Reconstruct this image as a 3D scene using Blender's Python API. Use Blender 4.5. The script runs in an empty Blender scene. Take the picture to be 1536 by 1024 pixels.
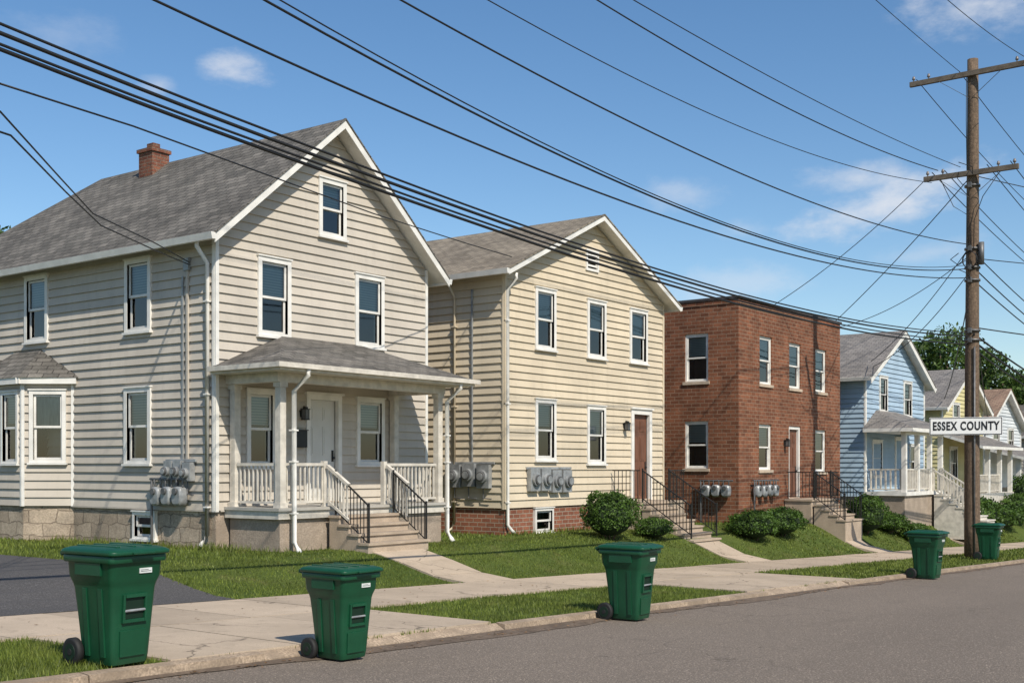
import bpy, math, random
import numpy as np
from mathutils import Vector, Matrix
random.seed(7); np.random.seed(7)
scene=bpy.context.scene
COL=scene.collection
TH=math.radians(36.7)

# ---------------------------------------------------------------- node helpers
def newmat(name):
    m=bpy.data.materials.new(name); m.use_nodes=True
    nt=m.node_tree; b=nt.nodes["Principled BSDF"]
    return m,nt,b
def N(nt,t,**kw):
    n=nt.nodes.new(t)
    for k,v in kw.items(): setattr(n,k,v)
    return n
def L(nt,a,b): nt.links.new(a,b)
def mixrgb(nt,fac,a,b,mode='MIX'):
    n=N(nt,'ShaderNodeMix',data_type='RGBA',blend_type=mode)
    for i,v in ((0,fac),(6,a),(7,b)):
        if isinstance(v,(int,float)): n.inputs[i].default_value=v
        elif isinstance(v,tuple): n.inputs[i].default_value=(v[0],v[1],v[2],1)
        else: L(nt,v,n.inputs[i])
    return n.outputs[2]
def math_(nt,op,a,b=None,c=None,clamp=False):
    n=N(nt,'ShaderNodeMath',operation=op,use_clamp=clamp)
    for i,v in enumerate((a,b,c)):
        if v is None: continue
        if isinstance(v,(int,float)): n.inputs[i].default_value=v
        else: L(nt,v,n.inputs[i])
    return n.outputs[0]
def ramp(nt,fac,p0,p1,c0=0.,c1=1.):
    n=N(nt,'ShaderNodeMapRange',interpolation_type='SMOOTHSTEP')
    L(nt,fac,n.inputs[0]); n.inputs[1].default_value=p0;n.inputs[2].default_value=p1;n.inputs[3].default_value=c0;n.inputs[4].default_value=c1
    return n.outputs[0]
def noise(nt,scale,detail=3,vec=None,stretch=None,rough=.55):
    n=N(nt,'ShaderNodeTexNoise'); n.inputs['Scale'].default_value=scale;n.inputs['Detail'].default_value=detail;n.inputs['Roughness'].default_value=rough
    if vec is None: vec=N(nt,'ShaderNodeNewGeometry').outputs['Position']
    if stretch:
        mp=N(nt,'ShaderNodeMapping'); mp.inputs['Scale'].default_value=stretch; L(nt,vec,mp.inputs[0]); vec=mp.outputs[0]
    L(nt,vec,n.inputs['Vector']); return n.outputs['Fac']
def bump(nt,b,h,strength,dist=.02):
    n=N(nt,'ShaderNodeBump'); n.inputs['Strength'].default_value=strength;n.inputs['Distance'].default_value=dist
    L(nt,h,n.inputs['Height']); L(nt,n.outputs[0],b.inputs['Normal'])
def sc(c,k): return (c[0]*k,c[1]*k,c[2]*k)
def M(name,col,rough=.65,var=.12,nscale=2.5,bstr=0,bscale=60,metal=0,spec=.4,island=0,stretch=None,coat=0,fine=0):
    m,nt,b=newmat(name)
    f=noise(nt,nscale,5,stretch=stretch)
    f=ramp(nt,f,.3,.7)
    c=mixrgb(nt,f,sc(col,1-var),sc(col,1+var))
    if fine:
        g=ramp(nt,noise(nt,bscale,2),.3,.7); c=mixrgb(nt,g,c,sc(col,1-fine)); 
    if island:
        r=N(nt,'ShaderNodeNewGeometry').outputs['Random Per Island']
        hs=N(nt,'ShaderNodeHueSaturation'); L(nt,c,hs.inputs['Color']); L(nt,ramp(nt,r,0,1,1-island,1+island),hs.inputs['Value']); c=hs.outputs[0]
    L(nt,c,b.inputs['Base Color'])
    b.inputs['Roughness'].default_value=rough;b.inputs['Metallic'].default_value=metal;b.inputs['Specular IOR Level'].default_value=spec
    if coat: b.inputs['Coat Weight'].default_value=coat
    if bstr: bump(nt,b,noise(nt,bscale,4),bstr,.01)
    return m
def brickmat(name,c1,c2,mortar,bw,rh,ms,bstr=.5,dist=.01,offset=.5,nvar=.15,rough=.85,distort=0,streak=0):
    m,nt,b=newmat(name)
    uv=N(nt,'ShaderNodeUVMap').outputs[0]
    if distort:
        nn=N(nt,'ShaderNodeTexNoise'); nn.inputs['Scale'].default_value=3.5; L(nt,uv,nn.inputs['Vector'])
        va=N(nt,'ShaderNodeVectorMath',operation='MULTIPLY_ADD'); L(nt,nn.outputs['Color'],va.inputs[0]); va.inputs[1].default_value=(distort,distort,0); L(nt,uv,va.inputs[2]); uv=va.outputs[0]
    t=N(nt,'ShaderNodeTexBrick'); t.offset=offset
    L(nt,uv,t.inputs['Vector'])
    for k,v in (('Color1',c1),('Color2',c2),('Mortar',mortar)): t.inputs[k].default_value=(*v,1)
    t.inputs['Scale'].default_value=1;t.inputs['Brick Width'].default_value=bw;t.inputs['Row Height'].default_value=rh;t.inputs['Mortar Size'].default_value=ms;t.inputs['Mortar Smooth'].default_value=.2;t.inputs['Bias'].default_value=0
    f=ramp(nt,noise(nt,1.1,6,rough=.65),.3,.7,1-nvar,1+nvar)
    f2=ramp(nt,noise(nt,25,4,rough=.7),.25,.75,1-nvar,1+nvar)
    fm=math_(nt,'MULTIPLY',f,f2)
    if streak: fm=math_(nt,'MULTIPLY',fm,ramp(nt,noise(nt,1,5,stretch=(3,3,.35),rough=.7),.35,.75,1+streak*.3,1-streak))
    hs=N(nt,'ShaderNodeHueSaturation'); L(nt,t.outputs['Color'],hs.inputs['Color']); L(nt,fm,hs.inputs['Value'])
    L(nt,hs.outputs[0],b.inputs['Base Color']); b.inputs['Roughness'].default_value=rough;b.inputs['Specular IOR Level'].default_value=.25
    h=math_(nt,'SUBTRACT',math_(nt,'MULTIPLY',noise(nt,40,3),.35),t.outputs['Fac'])
    bump(nt,b,h,bstr,dist)
    return m
def leafmat(name,col,var=.35,trans=.25):
    m,nt,b=newmat(name)
    r=N(nt,'ShaderNodeNewGeometry').outputs['Random Per Island']
    c=mixrgb(nt,r,sc(col,1-var),(col[0]*(1+var*1.5),col[1]*(1+var),col[2]*(1+var*.5)))
    f=ramp(nt,noise(nt,1.3,3),.3,.7,.75,1.25)
    hs=N(nt,'ShaderNodeHueSaturation'); L(nt,c,hs.inputs['Color']); L(nt,f,hs.inputs['Value']); c=hs.outputs[0]
    if name=='grass_blade':
        f=ramp(nt,noise(nt,1.1,6,rough=.7),.53,.72); c=mixrgb(nt,math_(nt,'MULTIPLY',f,.42),c,(.235,.205,.075))
    L(nt,c,b.inputs['Base Color']); b.inputs['Roughness'].default_value=.55; b.inputs['Specular IOR Level'].default_value=.3
    if trans:
        tr=N(nt,'ShaderNodeBsdfTranslucent'); L(nt,c,tr.inputs[0])
        mx=N(nt,'ShaderNodeMixShader'); mx.inputs[0].default_value=trans
        L(nt,b.outputs[0],mx.inputs[1]);L(nt,tr.outputs[0],mx.inputs[2]);L(nt,mx.outputs[0],nt.nodes['Material Output'].inputs[0])
    return m

# ---------------------------------------------------------------- materials
def sidingmat(name,col,dirty=.4):
    m,nt,b=newmat(name)
    f=ramp(nt,noise(nt,.9,5),.3,.7)
    c=mixrgb(nt,f,sc(col,.90),sc(col,1.05))
    g=ramp(nt,noise(nt,1,6,stretch=(5,5,.35),rough=.7),.48,.78)
    c=mixrgb(nt,math_(nt,'MULTIPLY',g,dirty),c,sc(col,.64))
    r=N(nt,'ShaderNodeNewGeometry').outputs['Random Per Island']
    hs=N(nt,'ShaderNodeHueSaturation'); L(nt,c,hs.inputs['Color']); L(nt,ramp(nt,r,0,1,.955,1.035),hs.inputs['Value']); c=hs.outputs[0]
    L(nt,c,b.inputs['Base Color']); b.inputs['Roughness'].default_value=.75;b.inputs['Specular IOR Level'].default_value=.2
    bump(nt,b,noise(nt,30,4,stretch=(1,1,6)),.15,.01)
    return m
SID1=sidingmat('siding_beige',(.505,.455,.385)); SID2=sidingmat('siding_cream',(.585,.50,.37)); SID4=sidingmat('siding_blue',(.34,.45,.55)); SID5=sidingmat('siding_yellow',(.58,.52,.28)); SID6=sidingmat('siding_white',(.58,.61,.62))
WHITE=M('white_trim',(.70,.68,.63),.5,.09,3); WHITE2=M('white_weathered',(.56,.52,.45),.6,.15,5)
SHG1=brickmat('shingles_grey',(.105,.098,.086),(.175,.16,.14),(.055,.05,.045),.34,.17,.012,.8,.016,nvar=.22,streak=.2)
SHG2=brickmat('shingles_brown',(.19,.16,.12),(.27,.23,.175),(.10,.085,.068),.34,.17,.012,.8,.016,nvar=.2,streak=.2)
SHG3=brickmat('shingles_far',(.17,.16,.15),(.24,.22,.2),(.09,.08,.08),.3,.15,.009,.6,.012,streak=.15)
SHG6=brickmat('shingles_redbrown',(.22,.14,.10),(.29,.20,.14),(.1,.07,.05),.3,.15,.009,.6,.012,streak=.15)
BRICK=brickmat('red_brick',(.135,.052,.028),(.235,.092,.048),(.26,.165,.11),.32,.125,.014,.9,.018,nvar=.2,streak=.18)
BRICKF=brickmat('foundation_brick',(.19,.072,.043),(.29,.115,.068),(.32,.25,.19),.28,.11,.013,.8,.014,nvar=.2)
STONE=brickmat('foundation_stone',(.29,.23,.17),(.42,.34,.255),(.22,.175,.13),.62,.29,.012,1,.035,nvar=.25,distort=.2)
STUCCO=M('foundation_stucco',(.36,.29,.225),.9,.25,2.2,.9,28,fine=.22)
GLASS,nt,b=newmat('window_glass')
nt.nodes.remove(b)
tr=N(nt,'ShaderNodeBsdfTransparent'); tr.inputs[0].default_value=(.70,.78,.80,1)
gl=N(nt,'ShaderNodeBsdfGlossy'); gl.inputs['Roughness'].default_value=.03
fr=N(nt,'ShaderNodeFresnel'); fr.inputs[0].default_value=1.55
mx=N(nt,'ShaderNodeMixShader'); L(nt,math_(nt,'MULTIPLY_ADD',fr.outputs[0],1.3,.05,clamp=True),mx.inputs[0]);L(nt,tr.outputs[0],mx.inputs[1]);L(nt,gl.outputs[0],mx.inputs[2]);L(nt,mx.outputs[0],nt.nodes['Material Output'].inputs[0])
BLIND,nt,b=newmat('window_blind')
w=N(nt,'ShaderNodeTexWave',bands_direction='Z'); w.inputs['Scale'].default_value=5.5; L(nt,N(nt,'ShaderNodeNewGeometry').outputs['Position'],w.inputs[0])
L(nt,mixrgb(nt,w.outputs['Fac'],(.24,.31,.32),(.43,.51,.50)),b.inputs['Base Color']); b.inputs['Roughness'].default_value=.6
CURT=M('window_curtain',(.36,.38,.34),.9,.25,6,stretch=(4,4,.5))
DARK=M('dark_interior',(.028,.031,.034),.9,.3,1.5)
DOORW=M('door_white',(.58,.57,.53),.45,.04,2); DOORB=M('door_brown',(.15,.065,.038),.5,.25,3,stretch=(6,6,.5))
IRON=M('black_iron',(.018,.018,.018),.45,.2,4); METAL=M('grey_metal',(.30,.31,.31),.45,.22,6,metal=.3,bstr=.1); METALD=M('dark_metal',(.13,.13,.13),.5,.2,6,metal=.4)
CONC=M('concrete_step',(.42,.335,.25),.9,.22,2.5,.6,60,fine=.15); DECK=M('porch_deck',(.38,.36,.32),.7,.1,3)
STONEC=M('stone_sill',(.45,.36,.27),.85,.12,5)
COPING=M('roof_coping',(.055,.05,.05),.7,.2,3)
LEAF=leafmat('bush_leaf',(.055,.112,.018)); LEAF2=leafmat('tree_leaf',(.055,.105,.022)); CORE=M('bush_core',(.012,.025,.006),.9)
GRASSB=leafmat('grass_blade',(.122,.172,.034),.42,.3)
LITTER=leafmat('litter_leaf',(.16,.10,.05),.4,0)
BARK=M('bark',(.12,.085,.06),.9,.3,6,.8,20)
# grass ground
GRD,nt,b=newmat('grass_ground')
f=ramp(nt,noise(nt,.55,5),.35,.65); c=mixrgb(nt,f,(.09,.135,.028),(.13,.168,.038))
f=ramp(nt,noise(nt,1.1,6,rough=.7),.53,.72); c=mixrgb(nt,math_(nt,'MULTIPLY',f,.6),c,(.21,.175,.08))
f=ramp(nt,noise(nt,45,4),.35,.7); c=mixrgb(nt,f,c,(.050,.068,.018))
L(nt,c,b.inputs['Base Color']); b.inputs['Roughness'].default_value=.95; b.inputs['Specular IOR Level'].default_value=.1
bump(nt,b,noise(nt,35,4),1,.05)
# asphalt
def asphalt(name,base,crack=.6,patch=0):
    m,nt,b=newmat(name)
    f=ramp(nt,noise(nt,.35,5,stretch=(.35,1,1)),.3,.7); c=mixrgb(nt,f,sc(base,.86),sc(base,1.08))
    g=ramp(nt,noise(nt,75,3,rough=.7),.38,.64); c=mixrgb(nt,g,c,sc(base,.52))
    g=ramp(nt,noise(nt,48,1),.58,.68); c=mixrgb(nt,math_(nt,'MULTIPLY',g,.75),c,sc(base,1.9))
    g=ramp(nt,noise(nt,1.4,5,stretch=(.25,1.2,1),rough=.7),.52,.75); c=mixrgb(nt,math_(nt,'MULTIPLY',g,.4),c,sc(base,.6))
    pos=N(nt,'ShaderNodeNewGeometry').outputs['Position']
    nn=N(nt,'ShaderNodeTexNoise'); nn.inputs['Scale'].default_value=1.5; nn.inputs['Detail'].default_value=5; L(nt,pos,nn.inputs['Vector'])
    va=N(nt,'ShaderNodeVectorMath',operation='MULTIPLY_ADD'); L(nt,nn.outputs['Color'],va.inputs[0]); va.inputs[1].default_value=(1.2,1.2,0); L(nt,pos,va.inputs[2])
    v=N(nt,'ShaderNodeTexVoronoi',feature='DISTANCE_TO_EDGE'); v.inputs['Scale'].default_value=.22; L(nt,va.outputs[0],v.inputs['Vector'])
    cr=ramp(nt,v.outputs['Distance'],.0,.004,1,0); mk=ramp(nt,noise(nt,.3,3),.45,.6)
    cr=math_(nt,'MULTIPLY',math_(nt,'MULTIPLY',cr,mk),crack)
    c=mixrgb(nt,cr,c,sc(base,.35))
    L(nt,c,b.inputs['Base Color']); b.inputs['Roughness'].default_value=.88; b.inputs['Specular IOR Level'].default_value=.3
    bump(nt,b,noise(nt,70,3),.9,.015)
    return m
ASPH=asphalt('asphalt',(.225,.184,.146),.6); ASPHD=asphalt('asphalt_drive',(.095,.09,.088),.3)
# concrete walk
def walkmat(name,base):
    m,nt,b=newmat(name)
    f=ramp(nt,noise(nt,.8,6,rough=.65),.3,.7); c=mixrgb(nt,f,sc(base,.80),sc(base,1.07))
    g=ramp(nt,noise(nt,80,2),.35,.7); c=mixrgb(nt,g,c,sc(base,.76))
    g=ramp(nt,noise(nt,2.6,5,rough=.75),.52,.72); c=mixrgb(nt,math_(nt,'MULTIPLY',g,.55),c,sc(base,.55))
    r=N(nt,'ShaderNodeNewGeometry').outputs['Random Per Island']
    hs=N(nt,'ShaderNodeHueSaturation'); L(nt,c,hs.inputs['Color']); L(nt,ramp(nt,r,0,1,.86,1.06),hs.inputs['Value'])
    pos=N(nt,'ShaderNodeNewGeometry').outputs['Position']
    v=N(nt,'ShaderNodeTexVoronoi',feature='DISTANCE_TO_EDGE'); v.inputs['Scale'].default_value=.35
    nn=N(nt,'ShaderNodeTexNoise'); nn.inputs['Scale'].default_value=1.8; nn.inputs['Detail'].default_value=5; L(nt,pos,nn.inputs['Vector'])
    va=N(nt,'ShaderNodeVectorMath',operation='MULTIPLY_ADD'); L(nt,nn.outputs['Color'],va.inputs[0]); va.inputs[1].default_value=(.8,.8,0); L(nt,pos,va.inputs[2]); L(nt,va.outputs[0],v.inputs['Vector'])
    c=mixrgb(nt,math_(nt,'MULTIPLY',math_(nt,'MULTIPLY',ramp(nt,v.outputs['Distance'],0,.006,1,0),ramp(nt,noise(nt,.5,2),.42,.5)),.8),hs.outputs[0],sc(base,.22))
    L(nt,c,b.inputs['Base Color']); b.inputs['Roughness'].default_value=.9; b.inputs['Specular IOR Level'].default_value=.25
    bump(nt,b,noise(nt,70,3),.4,.008)
    return m
WALK=walkmat('sidewalk_concrete',(.51,.41,.305))
CURB=M('curb_concrete',(.36,.275,.195),.9,.35,3,.6,40,fine=.35)
DIRT=M('gutter_dirt',(.15,.11,.078),.95,.4,4,.6,30,fine=.3)
WOOD=M('pole_wood',(.160,.110,.072),.85,.35,3,1,14,stretch=(12,12,.6),fine=.4); WOODA=M('crossarm_wood',(.13,.105,.08),.85,.25,5,.4,20)
CABLE=M('cable_black',(.012,.012,.013),.55,.1); PORC=M('insulator',(.16,.14,.13),.3)
GREEN=M('bin_green',(.006,.062,.027),.38,.2,4,.15,180,spec=.45,fine=.06); GREEND=M('bin_green_dark',(.003,.018,.008),.6); RUBBER=M('rubber',(.015,.015,.015),.7); LABEL=M('label',(.6,.62,.6),.5)
SIGNW=M('sign_white',(.80,.80,.78),.4,.03,2); SIGNB=M('sign_black',(.015,.015,.018),.5)

# ---------------------------------------------------------------- mesh builder
class MB:
    def __init__(s,name,mats): s.name=name;s.mats=mats if isinstance(mats,list) else [mats];s.v=[];s.f=[];s.m=[];s.s=[]
    def mi(s,m):
        if isinstance(m,int): return m
        if m not in s.mats: s.mats.append(m)
        return s.mats.index(m)
    def poly(s,pts,m=0,sm=False):
        i=len(s.v); s.v+= [tuple(p) for p in pts]; s.f.append(list(range(i,i+len(pts)))); s.m.append(s.mi(m)); s.s.append(sm)
    def hexa(s,p,m=0):
        P=[Vector(q) for q in p]; c=sum(P,Vector())/8; i=len(s.v); s.v+=[tuple(q) for q in P]
        for f in ((3,2,1,0),(4,5,6,7),(0,1,5,4),(1,2,6,5),(2,3,7,6),(3,0,4,7)):
            a,b_,c_,d=[P[k] for k in f]; n=(c_-a).cross(d-b_)
            if n.dot((a+b_+c_+d)/4-c)<0: f=f[::-1]
            s.f.append([i+k for k in f]); s.m.append(s.mi(m)); s.s.append(False)
    def box(s,x0,x1,y0,y1,z0,z1,m=0):
        s.hexa([(x0,y0,z0),(x1,y0,z0),(x1,y1,z0),(x0,y1,z0),(x0,y0,z1),(x1,y0,z1),(x1,y1,z1),(x0,y1,z1)],m)
    def beam(s,p,q,w,h,m=0):
        p=Vector(p);q=Vector(q);d=(q-p).normalized()
        sd=d.cross(Vector((0,0,1)))
        if sd.length<.01: sd=Vector((1,0,0))
        sd.normalize(); up=sd.cross(d).normalized(); a=sd*w/2;b_=up*h/2
        s.hexa([p-a-b_,p+a-b_,p+a+b_,p-a+b_,q-a-b_,q+a-b_,q+a+b_,q-a+b_],m)
    def tube(s,pts,r,n=8,m=0,cap=True):
        P=[Vector(p) for p in pts]; k=len(P); R=r if isinstance(r,(list,tuple)) else [r]*k
        i0=len(s.v); up=None
        for j in range(k):
            d=(P[min(j+1,k-1)]-P[max(j-1,0)]).normalized()
            ref=Vector((0,0,1)) if abs(d.z)<.9 else Vector((1,0,0))
            a=d.cross(ref).normalized() ; b_=a.cross(d).normalized()
            for t in range(n):
                an=2*math.pi*t/n; s.v.append(tuple(P[j]+(a*math.cos(an)+b_*math.sin(an))*R[j]))
        for j in range(k-1):
            for t in range(n):
                t2=(t+1)%n; s.f.append([i0+j*n+t,i0+(j+1)*n+t,i0+(j+1)*n+t2,i0+j*n+t2]); s.m.append(s.mi(m)); s.s.append(True)
        if cap:
            s.f.append([i0+t for t in range(n)]); s.f.append([i0+(k-1)*n+t for t in range(n)][::-1]); s.m+=[s.mi(m)]*2; s.s+=[False]*2
    def loft(s,rings,m=0,sm=True,cap=True):
        i0=len(s.v); n=len(rings[0])
        for r in rings: s.v+=[tuple(p) for p in r]
        for j in range(len(rings)-1):
            for t in range(n):
                t2=(t+1)%n; s.f.append([i0+j*n+t,i0+j*n+t2,i0+(j+1)*n+t2,i0+(j+1)*n+t]); s.m.append(s.mi(m)); s.s.append(sm)
        if cap:
            s.f.append([i0+t for t in range(n)][::-1]); s.f.append([i0+(len(rings)-1)*n+t for t in range(n)]); s.m+=[s.mi(m)]*2; s.s+=[False]*2
    def build(s,parent=None,bevel=0,loc=None,rotz=0):
        me=bpy.data.meshes.new(s.name); me.from_pydata(s.v,[],s.f)
        for m in s.mats: me.materials.append(m)
        me.polygons.foreach_set('material_index',s.m); me.polygons.foreach_set('use_smooth',s.s)
        uv=me.uv_layers.new(name='UVMap'); dat=uv.data
        for p in me.polygons:
            n=p.normal
            if abs(n.z)<.985:
                ua=Vector((0,0,1)).cross(n).normalized(); va=n.cross(ua)
            else: ua=Vector((1,0,0));va=Vector((0,1,0))
            for li in p.loop_indices:
                co=me.vertices[me.loops[li].vertex_index].co; dat[li].uv=(co.dot(ua),co.dot(va))
        me.update()
        o=bpy.data.objects.new(s.name,me); COL.objects.link(o)
        if loc is not None: o.location=loc; o.rotation_euler=(0,0,rotz)
        if parent: o.parent=parent
        if bevel:
            bv=o.modifiers.new('b','BEVEL'); bv.width=bevel; bv.segments=2; bv.limit_method='ANGLE'; bv.angle_limit=math.radians(40)
        return o
def empty(name,loc=(0,0,0),rotz=0):
    e=bpy.data.objects.new(name,None); COL.objects.link(e); e.location=loc; e.rotation_euler=(0,0,rotz); e.empty_display_size=.3; return e

# ---------------------------------------------------------------- terrain
def zs(x): x=min(max(x,-60),115); return -1.65-.033*x
def zl(x): x=min(max(x,-20),100); return -1.65-.010*(x-15)
def G(x,y):
    a=zs(x)+.04
    if y<=13.8: return a
    t=min((y-13.8)/2.7,1); t=t*t*(3-2*t)
    return a+(max(zl(x),zs(x)+.25)-a)*t if x<90 else a+.3*t
def sheet(name,xs,ys,zf,mat):
    v=[(x,y,zf(x,y)) for y in ys for x in xs]; n=len(xs)
    f=[(j*n+i,j*n+i+1,(j+1)*n+i+1,(j+1)*n+i) for j in range(len(ys)-1) for i in range(n-1)]
    me=bpy.data.meshes.new(name); me.from_pydata(v,[],f); me.materials.append(mat); 
    o=bpy.data.objects.new(name,me); COL.objects.link(o); return o
def gz(x,y):
    if -3.4<y<9.2: return zs(x)-.3
    if y<=-3.4: return zs(x)+.04
    return G(x,y)
xs=[-900,-300,-120]+[-60+2*i for i in range(91)]+[160,300,900]
ys=[-900,-200,-60,-20,-8,-3.42,-3.38,0,4,9.19,9.215,11,13.7,13.9]+[14.2+.3*i for i in range(10)]+[18,22,30,45,80,200,900]
sheet('ground',xs,ys,gz,GRD)
sheet('road',[x for x in xs],[-3.2,0,3,6,9.02],lambda x,y:zs(x)-.055+.06*(1-abs(y-2.9)/6.1),ASPH)
# curb
cb=MB('curb',[CURB])
x=-60.
while x<120:
    for (a,b_) in ((9.03,9.2),(-3.4,-3.22)):
        lo=0; j=random.uniform(-.008,.006)
        if a>0 and (7.2<x+1<11.3 or 19.5<x+1<24.8): lo=.055
        cb.hexa([(x,a,zs(x)-.3),(x+1.985,a,zs(x+2)-.3),(x+1.985,b_,zs(x+2)-.3),(x,b_,zs(x)-.3),(x,a+.03,zs(x)+.035-lo+j),(x+1.985,a+.03,zs(x+2)+.035-lo+j),(x+1.985,b_,zs(x+2)+.05-lo*.1+j*.3),(x,b_,zs(x)+.05-lo*.1+j*.3)])
    x+=2
cb.build()
gd=MB('gutter_dirt',[DIRT])
x=-20.; w2=.15
while x<90:
    w=w2; w2=min(.34,max(.06,w+random.uniform(-.09,.09)))
    gd.poly([(x,9.03-w,zs(x)-.046),(x+.3,9.03-w2,zs(x+.3)-.046),(x+.3,9.04,zs(x+.3)-.03),(x,9.04,zs(x)-.03)]); x+=.3
gd.build()
# sidewalk slabs
sw=MB('sidewalk',[WALK])
def slab(m,x0,x1,y0,y1,zf,t=.02,g=.010):
    j=random.uniform(-.004,.004)
    P=[(x0+g,y0+g),(x1-g,y0+g),(x1-g,y1-g),(x0+g,y1-g)]
    m.hexa([(a,b_,zf(a,b_)-.25) for a,b_ in P]+[(a,b_,zf(a,b_)+t+j) for a,b_ in P])
x=-30.
while x<110: slab(sw,x,x+1.6,11.6,13.7,lambda a,b_:zs(a)+.04,.03); x+=1.6
for x in (6.95,8.6,10.25): 
    slab(sw,x,x+1.65,9.195,11.59,lambda a,b_:zs(a)+.05,.014)
for x in (19.4,21.2,23.0): slab(sw,x,x+1.8,9.195,11.59,lambda a,b_:zs(a)+.05,.014)
sw.build()
pw=MB('footpath',[WALK])
for (xa,xb,ye) in ((16.95,18.45,16.15),(28.95,30.45,15.5),(38.95,40.45,15.2),(50.0,51.3,14.6)):
    y=13.7
    while y<ye-.05:
        y2=min(y+.8,ye); slab(pw,xa,xb,y,y2,G,.03); y=y2
pw.build()
dr=MB('driveway',[ASPHD]); yy=[13.72,14.2,14.7,15.2,15.7,16.2,16.7,17.2,20,30,45]
for a,b_ in zip(yy[:-1],yy[1:]): dr.poly([(4.5,a,G(4.5,a)+.03),(11.55,a,G(11.55,a)+.03),(11.55,b_,G(11.55,b_)+.03),(4.5,b_,G(4.5,b_)+.03)])
dr.build()

# grass blades
def tri_mesh(name,V,mat,nper=3):
    n=len(V)//nper; me=bpy.data.meshes.new(name); me.vertices.add(len(V)); me.vertices.foreach_set('co',V.astype(np.float32).ravel())
    me.loops.add(len(V)); me.loops.foreach_set('vertex_index',np.arange(len(V),dtype=np.int32))
    me.polygons.add(n); me.polygons.foreach_set('loop_start',np.arange(0,len(V),nper,dtype=np.int32))
    me.update(calc_edges=True); me.materials.append(mat); o=bpy.data.objects.new(name,me); COL.objects.link(o); return o
excl=[(16.9,18.5,13.6,16.2),(28.9,30.5,13.6,15.55),(38.9,40.5,13.6,15.25),(15.5,20.6,17.15,19),(16.75,18.7,16.0,17.3),(50,51.3,13.6,17),(28.8,31.6,15.2,18),(38.7,41.4,14.7,17)]
Gv=np.vectorize(G)
def blades(x0,x1,y0,y1,dens,h,w,edge=0):
    n=int((x1-x0)*(y1-y0)*dens); X=np.random.uniform(x0,x1,n);Y=np.random.uniform(y0,y1,n)
    k=np.ones(n,bool)
    for a,b_,c_,d in excl: k&=~((X>a)&(X<b_)&(Y>c_)&(Y<d))
    pat=.6+.4*np.sin(X*1.7+np.sin(Y*2.1)*1.3)*np.sin(Y*1.3+X*.6)
    k&=np.random.rand(n)<(.45+.55*pat)
    X=X[k];Y=Y[k];n=len(X); Z=Gv(X,Y)
    an=np.random.uniform(0,2*math.pi,n); H=h*np.random.uniform(.5,1.3,n)*(.7+.4*pat[k]); W=w*np.random.uniform(.6,1.3,n)
    V=np.zeros((n,3,3)); dx=np.cos(an)*W/2;dy=np.sin(an)*W/2
    V[:,0]=np.stack([X-dx,Y-dy,Z-.005],1);V[:,1]=np.stack([X+dx,Y+dy,Z-.005],1)
    la=np.random.uniform(0,2*math.pi,n); le=H*np.random.uniform(.1,.7,n)
    V[:,2]=np.stack([X+np.cos(la)*le,Y+np.sin(la)*le,Z+H],1); return V.reshape(-1,3)
VB=[blades(1.5,6.93,9.2,11.62,1900,.065,.012),blades(11.87,19.4,9.2,11.62,1400,.055,.013),blades(24.8,37,9.22,11.62,450,.065,.03),blades(37,70,9.25,11.6,150,.08,.05),
    blades(11.55,23.8,13.68,17.2,850,.05,.017),blades(11.55,15.2,17.2,28,300,.07,.03),blades(23.8,35,13.68,18,420,.055,.028),blades(35,60,13.68,17.1,190,.065,.05),blades(20.5,23.8,17.2,22,150,.08,.03),
    blades(11.6,70,13.64,13.8,400,.06,.03),blades(11.48,11.62,13.8,26,500,.08,.03),
    blades(11.9,18.6,17.05,17.2,300,.13,.02),blades(14.9,15.25,17.6,28,350,.15,.02),blades(23.8,29,17.75,17.98,300,.15,.03),blades(31.5,38.6,16.8,16.98,250,.15,.04),blades(14.9,15.6,17.0,18.9,200,.14,.02)]
for i in range(40):
    xw=random.uniform(3,32); VB.append(blades(xw,xw+random.uniform(.1,.5),9.17,9.215,900,.05,.012))
tri_mesh('grass',np.concatenate(VB),GRASSB)
n=900; X=np.random.uniform(3,40,n); Y=np.where(np.random.rand(n)<.7,9.0-np.abs(np.random.normal(0,.18,n)),np.random.uniform(11.6,13.7,n))
Z=-1.65-.033*X+np.where(Y<9.1,-.040,.078); C=np.stack([X,Y,Z],1); an=np.random.uniform(0,6.28,n); s=np.random.uniform(.012,.03,n)
V=np.zeros((n,4,3))
for k in range(4):
    a=an+k*math.pi/2; q=s*(1 if k%2==0 else .55); V[:,k]=C+np.stack([np.cos(a)*q,np.sin(a)*q,np.random.uniform(0,.012,n)],1)
tri_mesh('fallen_leaves',V.reshape(-1,3),LITTER,4)

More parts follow.
